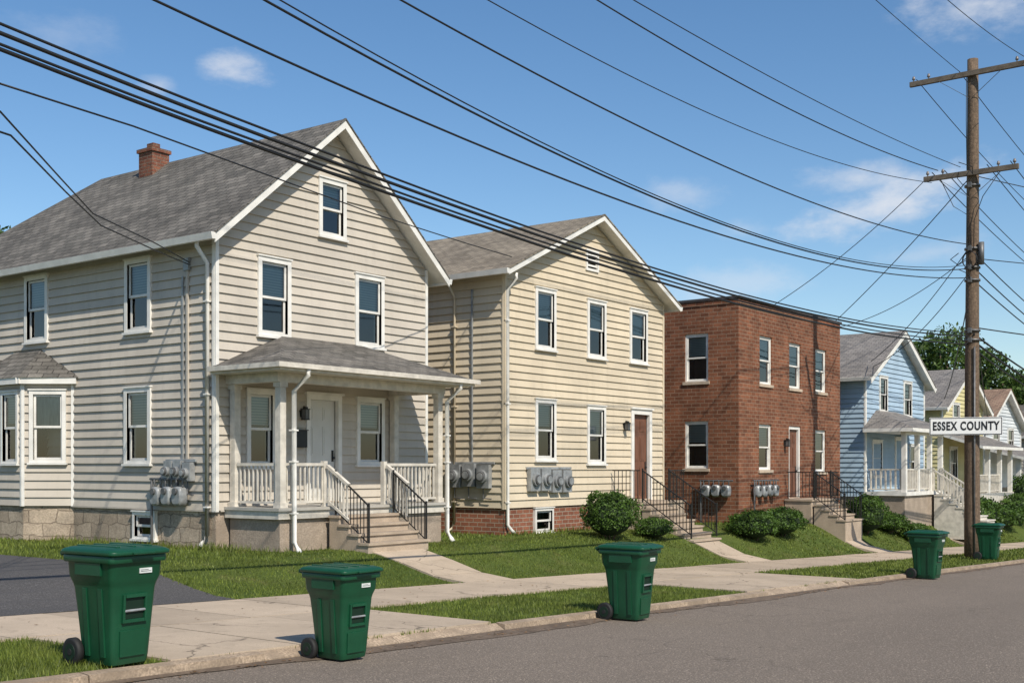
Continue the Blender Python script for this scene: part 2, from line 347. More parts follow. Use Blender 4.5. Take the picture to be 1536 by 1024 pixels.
# ---------------------------------------------------------------- wall tools
class Wall:
    def __init__(s,p0,p1): s.p0=Vector((*p0,0));d=Vector((*p1,0))-s.p0;s.L=d.length;s.d=d.normalized();s.n=Vector((s.d.y,-s.d.x,0))
    def __call__(s,a,z,o=0): p=s.p0+s.d*a+s.n*o; return (p.x,p.y,z)
def wbox(mb,W,s0,s1,z0,z1,o0,o1,m):
    mb.hexa([W(s0,z0,o1),W(s1,z0,o1),W(s1,z0,o0),W(s0,z0,o0),W(s0,z1,o1),W(s1,z1,o1),W(s1,z1,o0),W(s0,z1,o0)],m)
def wallsurf(mb,W,z0,z1,holes=(),prof=None,lap=.038,h=.19,m=0,o=0,extra=()):
    if prof is None: prof=lambda z:(0,W.L)
    br={z0,z1,*extra}
    if lap:
        k=0
        while z0+k*h<z1: br.add(z0+k*h); k+=1
    for a,b_,c_,d in holes:
        for q in (c_,d):
            if z0<q<z1: br.add(q)
    br=sorted(br); br=[q for i,q in enumerate(br) if i==0 or q-br[i-1]>1e-4]
    for za,zb in zip(br[:-1],br[1:]):
        if lap:
            r=math.floor((za-z0)/h+1e-3); rz=z0+r*h; oa=lap*(1-(za-rz)/h);ob=lap*(1-(zb-rz)/h)
        else: oa=ob=0; rz=-99
        zm=(za+zb)/2; hs=sorted([(a,b_) for a,b_,c_,d in holes if c_<zm<d])
        la,ra=prof(za);lb,rb=prof(zb)
        cur=(la,lb); segs=[]
        for a,b_ in hs: segs.append((cur[0],a,cur[1],a)); cur=(b_,b_)
        segs.append((cur[0],ra,cur[1],rb))
        for a0,a1,b0,b1 in segs:
            if a1-a0<.003: continue
            mb.poly([W(a0,za,o+oa),W(a1,za,o+oa),W(b1,zb,o+ob),W(b0,zb,o+ob)],m)
            if lap and abs(za-rz)<1e-3: mb.poly([W(a0,za,o-.002),W(a1,za,o-.002),W(a1,za,o+oa),W(a0,za,o+oa)],m)
def window(mb,W,s0,s1,z0,z1,blind=.5,brick=False,kind='blind',cw=.1):
    ob,of=(-.13,-.045) if brick else (-.02,.065)
    t=cw if not brick else .06
    T=WHITE
    wbox(mb,W,s0,s0+t,z0,z1,ob,of,T);wbox(mb,W,s1-t,s1,z0,z1,ob,of,T)
    wbox(mb,W,s0+t,s1-t,z1-t,z1,ob,of-.003,T);wbox(mb,W,s0+t,s1-t,z0,z0+t*.7,ob,of-.003,T)
    if brick:
        wbox(mb,W,s0-.06,s1+.06,z0-.10,z0-.002,-.12,.05,STONEC)
        for a in (s0,s1):
            mb.poly([W(a,z0,0),W(a,z1,0),W(a,z1,-.13),W(a,z0,-.13)],BRICK)
        mb.poly([W(s0,z1,0),W(s1,z1,0),W(s1,z1,-.13),W(s0,z1,-.13)],BRICK)
        dd=-.06
    else:
        wbox(mb,W,s0-.03,s1+.03,z0-.05,z0-.001,-.02,.105,T); wbox(mb,W,s0-.02,s1+.02,z1+.001,z1+.03,-.02,.09,T)
        dd=.012
    a,b_=s0+t,s1-t; c_,d=z0+t*.7,z1-t; mid=(c_+d)/2; f=.05
    for (zb,zt,o) in ((mid-.02,d,dd-.0),(c_,mid+.02,dd-.035)):
        wbox(mb,W,a,a+f,zb,zt,o-.03,o,T);wbox(mb,W,b_-f,b_,zb,zt,o-.03,o,T)
        wbox(mb,W,a+f,b_-f,zt-f,zt,o-.03,o-.002,T);wbox(mb,W,a+f,b_-f,zb,zb+f,o-.03,o-.002,T)
        ti=random.uniform(-.004,.004)
        mb.poly([W(a+f,zb+f,o-.015),W(b_-f,zb+f,o-.015+ti),W(b_-f,zt-f,o-.015+ti),W(a+f,zt-f,o-.015)],GLASS)
    if blind>0:
        zb=d-(d-c_)*blind*random.uniform(.85,1.1)
        mb.poly([W(a,zb,dd-.085),W(b_,zb+random.uniform(-.01,.01),dd-.085),W(b_,d,dd-.085),W(a,d,dd-.085)],BLIND if kind=='blind' else CURT)
    k=random.choice((.12,.0,.0))
    if k and c_>-.9:
        for u0,u1 in ((a,a+(b_-a)*k),(b_-(b_-a)*k,b_)): mb.poly([W(u0,c_,dd-.11),W(u1,c_,dd-.13),W(u1,d,dd-.13),W(u0,d,dd-.11)],CURT)
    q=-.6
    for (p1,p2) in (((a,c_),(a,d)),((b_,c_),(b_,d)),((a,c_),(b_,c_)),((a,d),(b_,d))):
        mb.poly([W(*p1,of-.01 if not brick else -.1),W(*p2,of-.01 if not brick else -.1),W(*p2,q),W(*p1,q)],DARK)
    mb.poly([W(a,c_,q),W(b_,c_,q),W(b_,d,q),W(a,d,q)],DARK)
    return (s0+.02,s1-.02,z0+.01,z1-.01) if not brick else (s0,s1,z0,z1)
def vent(mb,W,s0,s1,z0,z1):
    t=.07
    wbox(mb,W,s0,s0+t,z0,z1,-.02,.065,WHITE);wbox(mb,W,s1-t,s1,z0,z1,-.02,.065,WHITE);wbox(mb,W,s0+t,s1-t,z1-t,z1,-.02,.062,WHITE);wbox(mb,W,s0+t,s1-t,z0,z0+t,-.02,.062,WHITE)
    mb.poly([W(s0+t,z0+t,-.1),W(s1-t,z0+t,-.1),W(s1-t,z1-t,-.1),W(s0+t,z1-t,-.1)],DARK)
    n=3
    for i in range(n):
        z=z0+t+(z1-z0-2*t)*(i+.35)/n
        mb.hexa([W(s0+t,z,.05),W(s1-t,z,.05),W(s1-t,z+.07,-.04),W(s0+t,z+.07,-.04),W(s0+t,z+.02,.05),W(s1-t,z+.02,.05),W(s1-t,z+.09,-.04),W(s0+t,z+.09,-.04)],WHITE)
    return (s0+.02,s1-.02,z0+.01,z1-.01)
def door(mb,W,s0,s1,z0,z1,mat,brick=False,t=.11,light=False,knob=True):
    ob,of=(-.15,-.03) if brick else (-.04,.065)
    wbox(mb,W,s0,s0+t,z0,z1,ob,of,WHITE);wbox(mb,W,s1-t,s1,z0,z1,ob,of,WHITE);wbox(mb,W,s0+t,s1-t,z1-t,z1,ob,of-.002,WHITE)
    if not brick: wbox(mb,W,s0-.04,s1+.04,z1+.001,z1+.05,-.02,.11,WHITE)
    a,b_,d=s0+t,s1-t,z1-t; o=-.06 if not brick else -.12
    wbox(mb,W,a,b_,z0+.03,d,o-.05,o,mat)
    wbox(mb,W,a,b_,z0,z0+.03,o-.05,of+.03,STONEC)
    w=(b_-a)
    for (u0,u1) in ((.14,.44),(.56,.86)):
        for (v0,v1) in ((.06,.38),(.46,.74),(.80,.93)):
            H=d-z0
            wbox(mb,W,a+w*u0,a+w*u1,z0+H*v0,z0+H*v1,o,o+.012,mat)
            wbox(mb,W,a+w*(u0+.04),a+w*(u1-.04),z0+H*v0+.04,z0+H*v1-.04,o+.012,o+.02,mat)
    kp=W(b_-.07,z0+.98,o+.0);kq=W(b_-.07,z0+.98,o+.06); mb.tube([kp,kq],.028,8,IRON)
    wbox(mb,W,b_-.10,b_-.045,z0+.9,z0+1.15,o,o+.015,IRON)
    for a_ in (s0,s1):
        if brick: mb.poly([W(a_,z0,0),W(a_,z1,0),W(a_,z1,-.15),W(a_,z0,-.15)],BRICK)
    return (s0+.01,s1-.01,z0,z1-.01) if not brick else (s0,s1,z0,z1)
def lantern(mb,W,s,z,h=.3):
    wbox(mb,W,s-.05,s+.05,z-.08,z+.1,.0,.05,IRON)
    mb.tube([W(s,z+.05,.04),W(s,z+.16,.09),W(s,z+.14,.14)],.012,6,IRON)
    wbox(mb,W,s-.055,s+.055,z-.12,z+.08,.085,.195,METALD); 
    for a in (-.06,.05):
        for o in (.08,.19): wbox(mb,W,s+a,s+a+.012,z-.12,z+.08,o,o+.012,IRON)
    wbox(mb,W,s-.075,s+.075,z+.08,z+.1,.065,.215,IRON); wbox(mb,W,s-.04,s+.04,z+.1,z+.14,.1,.18,IRON); wbox(mb,W,s-.07,s+.07,z-.14,z-.12,.07,.21,IRON)
def downspout(mb,W,s,ztop,zbot,o=.05,m=WHITE,kick=.35,outstart=.35,side=0,r=.05):
    pts=[W(s,ztop,o+outstart),W(s,ztop-.12,o+outstart),W(s,ztop-.42,o+.02),W(s,zbot+.25,o+.02),W(s+side*.5,zbot+.1,o+.08 if side else o+.15),W(s+side,zbot+.03,o+(.1 if side else kick))]
    mb.tube(pts,r,8,m)
    for z in (ztop-1.2,(ztop+zbot)/2,zbot+.8): wbox(mb,W,s-.065,s+.065,z,z+.03,0,o+.075,m)
def meters(mb,W,s0,z0,n,dx=.33,sz=.3,pipes=True):
    wbox(mb,W,s0-.05,s0+dx*n+.02,z0+sz+.30,z0+sz+.36,.02,.08,METAL)
    for i in range(n):
        s=s0+i*dx; j=random.uniform(-.03,.03)
        wbox(mb,W,s,s+dx*.84,z0+.02+j,z0+sz+.30+j,.03,.17,METAL)
        c=s+dx*.42; zc=z0+sz*.62+.12+j
        mb.tube([W(c,zc,.17),W(c,zc,.25)],dx*.34,16,METAL); mb.tube([W(c,zc,.25),W(c,zc,.29)],dx*.26,16,METALD)
        mb.tube([W(c,zc,.29),W(c,zc,.30)],dx*.2,16,METAL)
        if pipes: mb.tube([W(c-.03,z0+.02+j,.1),W(c-.03,z0-.25,.1),W(c+dx*.5,z0-.27,.1)],.018,6,METALD)
def gasmeters(mb,W,s0,z0,n,zg,dx=.42):
    mb.tube([W(s0-.1,z0+.55,.16),W(s0+dx*n+.05,z0+.55,.16)],.028,8,METALD)
    mb.tube([W(s0-.05,z0+.55,.16),W(s0-.05,zg-.05,.16)],.028,8,METALD)
    for i in range(n):
        s=s0+i*dx; zz=z0+random.uniform(-.02,.03)
        R=[]
        for o,k in ((.06,.8),(.09,1),(.24,1),(.28,.8)):
            ring=[]
            for t in range(16):
                an=2*math.pi*t/16; q=math.cos(an);w=math.sin(an)
                q=math.copysign(abs(q)**.6,q);w=math.copysign(abs(w)**.6,w)
                ring.append(W(s+.16+q*.15*k,zz+.2+w*.2*k,o))
            R.append(ring)
        mb.loft(R,METAL)
        mb.tube([W(s+.16,zz+.3,.28),W(s+.16,zz+.3,.32)],.07,12,METALD)
        for a in (.06,.26): mb.tube([W(s+a,zz+.38,.17),W(s+a,z0+.56,.17)],.022,6,METALD)
        mb.tube([W(s+.06,z0+.56,.17),W(s+.06,z0+.56,.02)],.02,6,METALD)
def rail(mb,p,q,h=.85,sp=.13,w=.03,m=WHITE2,top=.06,z0=.1,newel=None,tw=.08):
    p=Vector(p);q=Vector(q); n=max(1,int((q-p).length/sp))
    up=Vector((0,0,1))
    mb.beam(p+up*h,q+up*h,tw,top,m); mb.beam(p+up*z0,q+up*z0,tw*.6,top*.8,m)
    for i in range(n+1):
        t=(i+.5)/(n+1); a=p.lerp(q,t); mb.box(a.x-w/2,a.x+w/2,a.y-w/2,a.y+w/2,a.z+z0,a.z+h-top*.5,m)
    if newel:
        for a in (p,q): mb.box(a.x-newel/2,a.x+newel/2,a.y-newel/2,a.y+newel/2,a.z-.0,a.z+h+.06,m)
def steps(mb,x0,x1,ytop,ztop,n,run=.29,rise=.17,m=CONC,zb=-3):
    for i in range(n):
        y1=ytop-i*run; z=ztop-(i+1)*rise
        mb.box(x0,x1,y1-run+.0,y1-.001 if i else y1-.004,zb,z-.05,m)
        mb.box(x0-.03,x1+.03,y1-run-.04,y1-.003,z-.049,z,m)
def slabroof(mb,top,t,mt,ms):
    bot=[(x,y,z-t) for x,y,z in top]
    mb.poly(top,mt); mb.poly(bot[::-1],ms)
    n=len(top)
    for i in range(n):
        j=(i+1)%n; mb.poly([bot[i],bot[j],top[j],top[i]],ms)
def gable(mb,xl,xr,yf,yb,ze,zr,shing,t=.1,rake=.2,hip=None,gutterL=True,gutterR=True):
    xc=(xl+xr)/2
    yr=yb if hip is None else hip
    slabroof(mb,[(xl,yf,ze),(xc,yf,zr),(xc,yr,zr),(xl,yb,ze)],t,shing,WHITE)
    slabroof(mb,[(xc,yf,zr),(xr,yf,ze),(xr,yb,ze),(xc,yr,zr)],t,shing,WHITE)
    if hip is not None: slabroof(mb,[(xl,yb,ze),(xc,yr,zr),(xr,yb,ze)],t,shing,WHITE)
    for x in (xl,xr):
        mb.hexa([(x,yf-.03,ze-t-rake*.55),(xc,yf-.03,zr-t-rake*.55),(xc,yf+.002,zr-t-rake*.55),(x,yf+.002,ze-t-rake*.55),
                 (x,yf-.03,ze-.03),(xc,yf-.03,zr-.03),(xc,yf+.002,zr-.03),(x,yf+.002,ze-.03)],WHITE)
        mb.hexa([(x,yf-.05,ze-.028),(xc,yf-.05,zr-.028),(xc,yf+.02,zr-.028),(x,yf+.02,ze-.028),
                 (x,yf-.05,ze+.012),(xc,yf-.05,zr+.012),(xc,yf+.02,zr+.012),(x,yf+.02,ze+.012)],shing)
    for x,sgn,g in ((xl,-1,gutterL),(xr,1,gutterR)):
        if not g: continue
        a,b_=sorted((x,x+sgn*.11))
        mb.hexa([(a+(.03 if sgn<0 else 0),yf-.03,ze-.15),(b_-(.03 if sgn>0 else 0),yf-.03,ze-.15),(b_-(.03 if sgn>0 else 0),yb,ze-.15),(a+(.03 if sgn<0 else 0),yb,ze-.15),(a,yf-.03,ze-.02),(b_,yf-.03,ze-.02),(b_,yb,ze-.02),(a,yb,ze-.02)],WHITE)
def gprof(Lw,zk,slope):
    def p(z):
        if z<=zk: return (0,Lw)
        q=(z-zk)/slope; return (min(q,Lw/2-.001),max(Lw-q,Lw/2+.001))
    return p

# ================================================================= HOUSE 1
h1=empty('beige_clapboard_house')
wl=MB('walls',[SID1,STONE,STUCCO,WHITE]); wn=MB('windows',[WHITE]); tr=MB('trim',[WHITE])
F=Wall((15.3,18.8),(21.7,18.8)); S=Wall((15.3,30.4),(15.3,18.8)); R=Wall((21.7,18.8),(21.7,30.4)); B=Wall((21.7,30.4),(15.3,30.4))
X0=15.3
sl=3.02/3.55; ZK=4.6+.35*sl-.12
hF=[]
for (a,b_,c_,d,bl) in ((18.09,18.93,5.08,6.35,.5),(16.36,17.27,2.74,4.38,.5),(19.22,20.17,2.75,4.39,.5),(16.06,16.85,.0,1.60,.5),(19.27,20.18,.05,1.57,.45)):
    hF.append(window(wn,F,a-X0,b_-X0,c_,d,bl,kind='blind'))
dr1=MB('front_door',[DOORW]); hF.append(door(dr1,F,17.72-X0,18.78-X0,-.78,1.58,DOORW)); dr1.build(h1)
hS=[window(wn,S,30.4-25.62,30.4-24.67,2.9,4.43,.5),window(wn,S,30.4-21.74,30.4-20.84,2.87,4.42,.5),window(wn,S,30.4-21.76,30.4-20.84,.07,1.68,.5)]
wallsurf(wl,F,-.87,7.4,hF,gprof(6.4,ZK,sl),extra=(ZK,)); wallsurf(wl,S,-.87,ZK+.02,hS); wallsurf(wl,R,-.87,ZK+.02); wallsurf(wl,B,-.87,ZK+.02)
bw=window(wn,S,30.4-21.46,30.4-20.68,-1.52,-.95,0,cw=.07)
wallsurf(wl,F,-2.6,-.87,(),None,0,m=2,o=-.03); wallsurf(wl,S,-2.6,-.87,[bw],None,0,m=1,o=-.01); wallsurf(wl,R,-2.6,-.87,(),None,0,m=1,o=-.03)
for W,s0 in ((F,-.035),(F,6.4-.05)): wbox(tr,W,s0,s0+.085,-.9,ZK,-.03,.045,WHITE)
wbox(tr,S,11.6-.06,11.6-.0,-.9,ZK,.0,.045,WHITE); wbox(tr,R,0,.06,-.9,ZK,.0,.045,WHITE)
wbox(tr,S,0,11.6,-.9,-.872,-.01,.04,SID1); wbox(tr,F,0.1,6.3,-.9,-.872,-.01,.04,SID1)
bay=MB('bay_window',[SID1])
P=[(15.3,27.3),(14.6,26.4),(14.6,24.6),(15.3,23.7)]
for i in range(3):
    W=Wall(P[i],P[i+1]); 
    if i==1: hs=[window(bay,W,.12,.82,.08,1.70,.5,cw=.07),window(bay,W,.98,1.68,.08,1.70,.5,cw=.07)]
    else: hs=[window(bay,W,.16,W.L-.16,.10,1.72,.5,kind='curtain',cw=.09)]
    wallsurf(bay,W,-.87,1.9,hs,h=.19); wallsurf(bay,W,-2.6,-.87,(),None,0,m=STONE,o=-.02)
    wbox(bay,W,-.02,.05,-.88,1.9,-.02,.04,WHITE);wbox(bay,W,W.L-.05,W.L+.02,-.88,1.9,-.02,.041,WHITE)
    wbox(bay,W,-.1,W.L+.1,1.86,2.0,-.1,.16,WHITE)
e=[(15.3,27.55,2.0),(14.42,26.5,2.0),(14.42,24.5,2.0),(15.3,23.42,2.0)]
bay.poly([e[0],e[1],(15.3,26.1,2.72)],SHG1);bay.poly([e[1],e[2],(15.3,25.0,2.72),(15.3,26.1,2.72)],SHG1);bay.poly([e[2],e[3],(15.3,25.0,2.72)],SHG1)
bay.poly([e[0],e[3],e[2],e[1]],WHITE)
bay.build(h1)
rf=MB('roof',[SHG1]); gable(rf,14.93,22.07,18.38,31.0,4.6,7.64,SHG1,hip=27.4)
rf.build(h1)
CHB=brickmat('chimney_brick',(.16,.06,.04),(.25,.10,.06),(.22,.16,.12),.22,.085,.01,.9,.014,nvar=.3)
ch=MB('chimney',[CHB]); ch.box(18.02,18.52,24.55,25.1,6.8,7.84); ch.box(17.98,18.56,24.51,25.14,7.84,7.93)
ch.box(18.04,18.25,24.55,24.8,7.93,8.04);ch.box(18.32,18.5,24.75,25.08,7.93,8.0); ch.build(h1)
ds=MB('downspouts',[WHITE]); downspout(ds,S,11.6-.17,4.5,-1.62,side=.0,kick=.2,outstart=.28,r=.045)
wbox(ds,S,11.6-1.0,11.6-.96,-.1,3.9,.03,.06,METAL);wbox(ds,S,11.6-.85,11.6-.79,-.1,4.1,.03,.07,SID1)
pr=MB('porch',[DECK])
gzp=-2.6
pr.box(15.62,20.48,17.28,18.74,gzp,-1.02,STUCCO); pr.box(15.52,20.58,17.2,18.79,-1.019,-.86,WHITE2); pr.box(15.48,20.62,17.15,18.785,-.859,-.80,DECK)
for (x,y) in ((15.68,17.32),(20.42,17.32),(15.68,18.66),(20.42,18.66)):
    w=.075
    pr.box(x-w,x+w,y-w,y+w,-.799,1.66,WHITE2); pr.box(x-w-.025,x+w+.025,y-w-.025,y+w+.025,-.798,-.70,WHITE2); pr.box(x-w-.025,x+w+.025,y-w-.025,y+w+.025,1.56,1.659,WHITE2)
pr.box(15.52,20.56,17.22,17.42,1.66,1.84,WHITE2); pr.box(15.53,15.73,17.421,18.78,1.66,1.84,WHITE2); pr.box(20.35,20.55,17.421,18.78,1.66,1.84,WHITE2)
z=-.80
rail(pr,(15.68,18.56,z),(15.68,17.42,z),newel=None); rail(pr,(15.78,17.32,z),(16.85,17.32,z)); rail(pr,(18.62,17.32,z),(20.32,17.32,z)); rail(pr,(20.42,17.42,z),(20.42,18.56,z))
for x in (16.85,18.62): pr.box(x-.05,x+.05,17.27,17.37,-.799,.12,WHITE2)
for x in (16.85,18.62): rail(pr,(x,17.22,z),(x,16.62,z-.38),h=.82,z0=.12)
T0=1.98; c=[(15.15,18.79,T0),(15.15,16.75,T0),(21.05,16.75,T0),(21.05,18.79,T0)]; r0=(17.05,18.79,2.78); r1=(19.35,18.79,2.78)
pr.poly([c[0],c[1],r0],SHG1);pr.poly([c[1],c[2],r1,r0],SHG1);pr.poly([c[2],c[3],r1],SHG1)
pr.box(15.17,21.03,16.77,18.78,1.842,1.86,WHITE2)
pr.box(15.15,21.05,16.75,16.77,1.84,1.975,WHITE2);pr.box(15.15,15.17,16.771,18.78,1.84,1.975,WHITE2);pr.box(21.03,21.05,16.771,18.78,1.84,1.975,WHITE2)
pr.box(15.05,21.15,16.66,16.748,1.89,1.985,WHITE2);pr.box(15.06,15.148,16.749,18.78,1.89,1.985,WHITE2)
pr.build(h1)
st=MB('front_steps',[CONC]); steps(st,16.82,18.62,17.14,-.80,4,.27,.175)
st.build(h1)
ir=MB('stair_railings',[IRON])
for x in (16.86,18.58): rail(ir,(x,17.0,-.97),(x,16.08,-1.62),h=.85,sp=.12,w=.014,m=IRON,top=.025,tw=.03,newel=.03)
ir.build(h1)
PW=Wall((15.52,17.2),(20.6,17.2)); downspout(ds,PW,.33,1.9,-1.72,o=.06,outstart=.42,kick=.2); downspout(ds,PW,5.02,1.9,-1.72,o=.03,outstart=.42,kick=.2)
ds.build(h1); wn.build(h1); tr.build(h1); wl.build(h1)
fx=MB('wall_fixtures',[IRON]); lantern(fx,F,2.30,1.15); wbox(fx,F,2.06,2.36,.42,.78,.03,.14,IRON); wbox(fx,F,2.04,2.38,.78,.80,.03,.16,IRON)
meters(fx,S,11.6-1.45,-.30,3,.30,.1); gasmeters(fx,S,11.6-1.8,-.80,3,-1.7,.36)
wbox(fx,S,11.6-.9,11.6-.74,4.0,4.25,.03,.1,METAL)
fx.build(h1,bevel=.008)

# ================================================================= HOUSE 2
h2=empty('cream_clapboard_house')
wl=MB('walls',[SID2,BRICKF]); wn=MB('windows',[WHITE]); tr=MB('trim',[WHITE])
X0=23.84;X1=31.95;YF=18.0
F=Wall((X0,YF),(X1,YF)); S=Wall((X0,29),(X0,YF)); R=Wall((X1,YF),(X1,29)); Bk=Wall((X1,29),(X0,29))
sl=2.07/4.42; ZK=4.98+.37*sl-.12
hF=[]
for (a,b_,c_,d,bl) in ((25.12,26.07,3.12,4.73,.5),(27.62,28.6,3.08,4.70,.5),(29.92,30.95,3.10,4.69,.45),(25.12,26.07,.18,1.79,.5),(27.62,28.58,.09,1.72,.6)):
    hF.append(window(wn,F,a-X0,b_-X0,c_,d,bl))
hF.append(vent(wn,F,27.55-X0,28.2-X0,5.5,6.1))
dd=MB('front_door',[DOORB]); hF.append(door(dd,F,30.0-X0,31.2-X0,-.99,1.72,DOORB,t=.15)); dd.build(h2)
wallsurf(wl,F,-1.05,6.9,hF,gprof(X1-X0,ZK,sl),h=.195,extra=(ZK,)); wallsurf(wl,S,-1.05,ZK+.02,h=.195); wallsurf(wl,R,-1.05,ZK+.02,h=.195); wallsurf(wl,Bk,-1.05,ZK+.02,h=.195)
bw=window(wn,F,25.09-X0,25.95-X0,-1.74,-1.09,0,cw=.07)
wallsurf(wl,F,-2.8,-1.05,[bw],None,0,m=1,o=-.01);wallsurf(wl,S,-2.8,-1.05,(),None,0,m=1,o=-.02);wallsurf(wl,R,-2.8,-1.05,(),None,0,m=1,o=-.02)
for W,s0 in ((F,-.035),(F,X1-X0-.05)): wbox(tr,W,s0,s0+.085,-1.08,ZK,-.03,.045,SID2)
wbox(tr,S,11-.06,11,-1.08,ZK,0,.045,SID2)
rf=MB('roof',[SHG2]); gable(rf,X0-.37,X1+.4,17.6,29.4,4.98,7.06,SHG2,t=.1,rake=.13); rf.build(h2)
ds=MB('downspouts',[WHITE]); downspout(ds,F,.03,4.9,-1.72,o=.05,outstart=.3,kick=.3,side=.2,r=.045)
downspout(ds,S,11-1.6,4.85,-1.72,o=.05,outstart=.25,r=.035,m=SID2)
ds.build(h2); wn.build(h2); tr.build(h2); wl.build(h2)
fx=MB('wall_fixtures',[IRON]); lantern(fx,F,29.62-X0,1.2); meters(fx,F,24.75-X0,-.68,4,.5,.32,pipes=False)
meters(fx,S,11-1.75,-.55,3,.48,.32)
wbox(fx,S,11-1.05,11-1.0,.1,4.6,.03,.07,METAL)
fx.build(h2,bevel=.008)
st=MB('front_steps',[CONC]); st.box(28.85,31.5,17.0,17.97,-2.6,-1.06,CONC); st.box(28.8,31.55,16.95,17.96,-1.059,-1.0,CONC); steps(st,28.9,30.5,16.94,-1.0,6,.27,.17,zb=-3); st.build(h2)
ir=MB('stair_railings',[IRON])
for x in (28.94,30.46): rail(ir,(x,16.95,-1.0),(x,15.4,-1.98),h=.9,sp=.13,w=.016,m=IRON,top=.03,tw=.035,newel=.035)
rail(ir,(28.87,17.9,-1.0),(28.87,17.0,-1.0),h=.9,sp=.13,w=.016,m=IRON,top=.03,tw=.035); rail(ir,(30.55,16.99,-1.0),(31.5,16.99,-1.0),h=.9,sp=.13,w=.016,m=IRON,top=.03,tw=.035); ir.build(h2)

# ================================================================= HOUSE 3 brick
h3=empty('brick_apartment_house')
wl=MB('walls',[BRICK]); wn=MB('windows',[WHITE])
X0=35.2;X1=44.06;YF=17.
F=Wall((X0,YF),(X1,YF)); S=Wall((X0,28),(X0,YF)); R=Wall((X1,YF),(X1,28)); Bk=Wall((X1,28),(X0,28))
hF=[window(wn,F,a-X0,b_-X0,c_,d,bl,True) for a,b_,c_,d,bl in ((36.8,37.78,2.81,4.44,.5),(39.25,40.25,2.80,4.41,.5),(41.63,42.65,2.79,4.38,.5),(36.75,37.75,-.1,1.45,.5),(41.61,42.62,-.18,1.37,.5))]
dd=MB('front_door',[DOORB]); hF.append(door(dd,F,39.22-X0,40.25-X0,-1.12,1.45,DOORB,True)); dd.build(h3)
hS=[window(wn,S,28-18.98,28-18.11,2.85,4.45,.5,True),window(wn,S,28-18.98,28-18.11,-.05,1.53,.5,True)]
for W,hs in ((F,hF),(S,hS),(R,[]),(Bk,[])): wallsurf(wl,W,-3,5.5,hs,None,0)
for h_ in hF[:5]: wbox(wl,F,h_[0]-.08,h_[1]+.08,h_[3]+.001,h_[3]+.2,-.02,.012,BRICK)
wl.build(h3); wn.build(h3)
cp=MB('roof',[COPING])
for W in (F,S,R,Bk): wbox(cp,W,-.06,W.L-.0,5.52,5.6,-.3,.05,COPING); wbox(cp,W,0,W.L,5.36,5.44,0,.03,BRICK)
cp.box(X0+.3,X1-.3,17.3,27.7,5.2,5.25,COPING); cp.build(h3)
fx=MB('wall_fixtures',[IRON]); lantern(fx,F,38.8-X0,.85); gasmeters(fx,F,36.1-X0,-1.0,4,-1.9,.46); gasmeters(fx,S,28-18.25,-1.0,3,-1.9,.36); fx.build(h3,bevel=.006)
st=MB('front_steps',[CONC]); st.box(38.8,41.3,16.0,16.97,-2.8,-1.19,CONC); st.box(38.75,41.35,15.95,16.96,-1.189,-1.13,CONC); steps(st,38.9,40.5,15.94,-1.13,4,.28,.17); st.build(h3)
ir=MB('stair_railings',[IRON])
for x in (38.94,40.46): rail(ir,(x,15.95,-1.13),(x,14.85,-1.9),h=.95,sp=.14,w=.018,m=IRON,top=.03,tw=.035,newel=.04)
rail(ir,(40.55,15.99,-1.13),(41.3,15.99,-1.13),h=.95,sp=.13,w=.018,m=IRON,top=.03,tw=.035); rail(ir,(41.3,16.0,-1.13),(41.3,16.9,-1.13),h=.95,sp=.13,w=.018,m=IRON,top=.03,tw=.035); rail(ir,(38.8,16.0,-1.13),(38.8,16.9,-1.13),h=.95,sp=.13,w=.018,m=IRON,top=.03,tw=.035); ir.build(h3)

# ================================================================= far houses
def farhouse(name,X0,X1,YF,YB,zb,ze,zr,sid,shing,wins,zbase=-1.2,oh=.4,sidewins=(),wh=.2):
    h=empty(name); wl=MB('walls',[sid,STUCCO]); wn=MB('windows',[WHITE]); tr=MB('trim',[WHITE])
    F=Wall((X0,YF),(X1,YF)); S=Wall((X0,YB),(X0,YF)); R=Wall((X1,YF),(X1,YB)); Bk=Wall((X1,YB),(X0,YB))
    sl=(zr-ze)/((X1-X0)/2+oh); ZK=ze+oh*sl-.12
    hF=[window(wn,F,a-X0,b_-X0,c_,d,.5) for a,b_,c_,d in wins]
    hS=[window(wn,S,YB-a,YB-b_,c_,d,.5) for a,b_,c_,d in sidewins]
    wallsurf(wl,F,zbase,ZK+(X1-X0)/2*sl-.02,hF,gprof(X1-X0,ZK,sl),h=wh,extra=(ZK,))
    wallsurf(wl,S,zbase,ZK+.02,hS,h=wh);wallsurf(wl,R,zbase,ZK+.02,h=wh);wallsurf(wl,Bk,zbase,ZK+.02,h=wh)
    for W in (F,S,R): wallsurf(wl,W,zb-1,zbase,(),None,0,m=1,o=-.02)
    for W,s0 in ((F,-.03),(F,X1-X0-.12)): wbox(tr,W,s0,s0+.15,zbase,ZK,-.03,.045,WHITE)
    wbox(tr,S,W.L-.15,W.L,zbase,ZK,0,.045,WHITE)
    rf=MB('roof',[shing]); gable(rf,X0-oh,X1+oh,YF-oh,YB+oh,ze,zr,shing,rake=.3); rf.build(h)
    wn.build(h);tr.build(h);wl.build(h); return h,F
h4,F4=farhouse('blue_clapboard_house',46.74,54.3,17,27,-2,3.62,5.85,SID4,SHG3,((48.35,49.35,2.3,3.8),(51.4,52.5,2.2,3.75),(52.2,53.2,-.5,1.0)))
pp=MB('porch',[WHITE])
pp.box(46.8,51.7,15.4,16.98,-3,-1.15,STUCCO); pp.box(46.7,51.8,15.3,16.97,-1.149,-1.0,WHITE)
for x in (46.9,48.5,50.1,51.6): pp.box(x-.09,x+.09,15.36,15.54,-1,1.3,WHITE)
pp.box(46.75,51.75,15.35,15.55,1.3,1.48,WHITE)
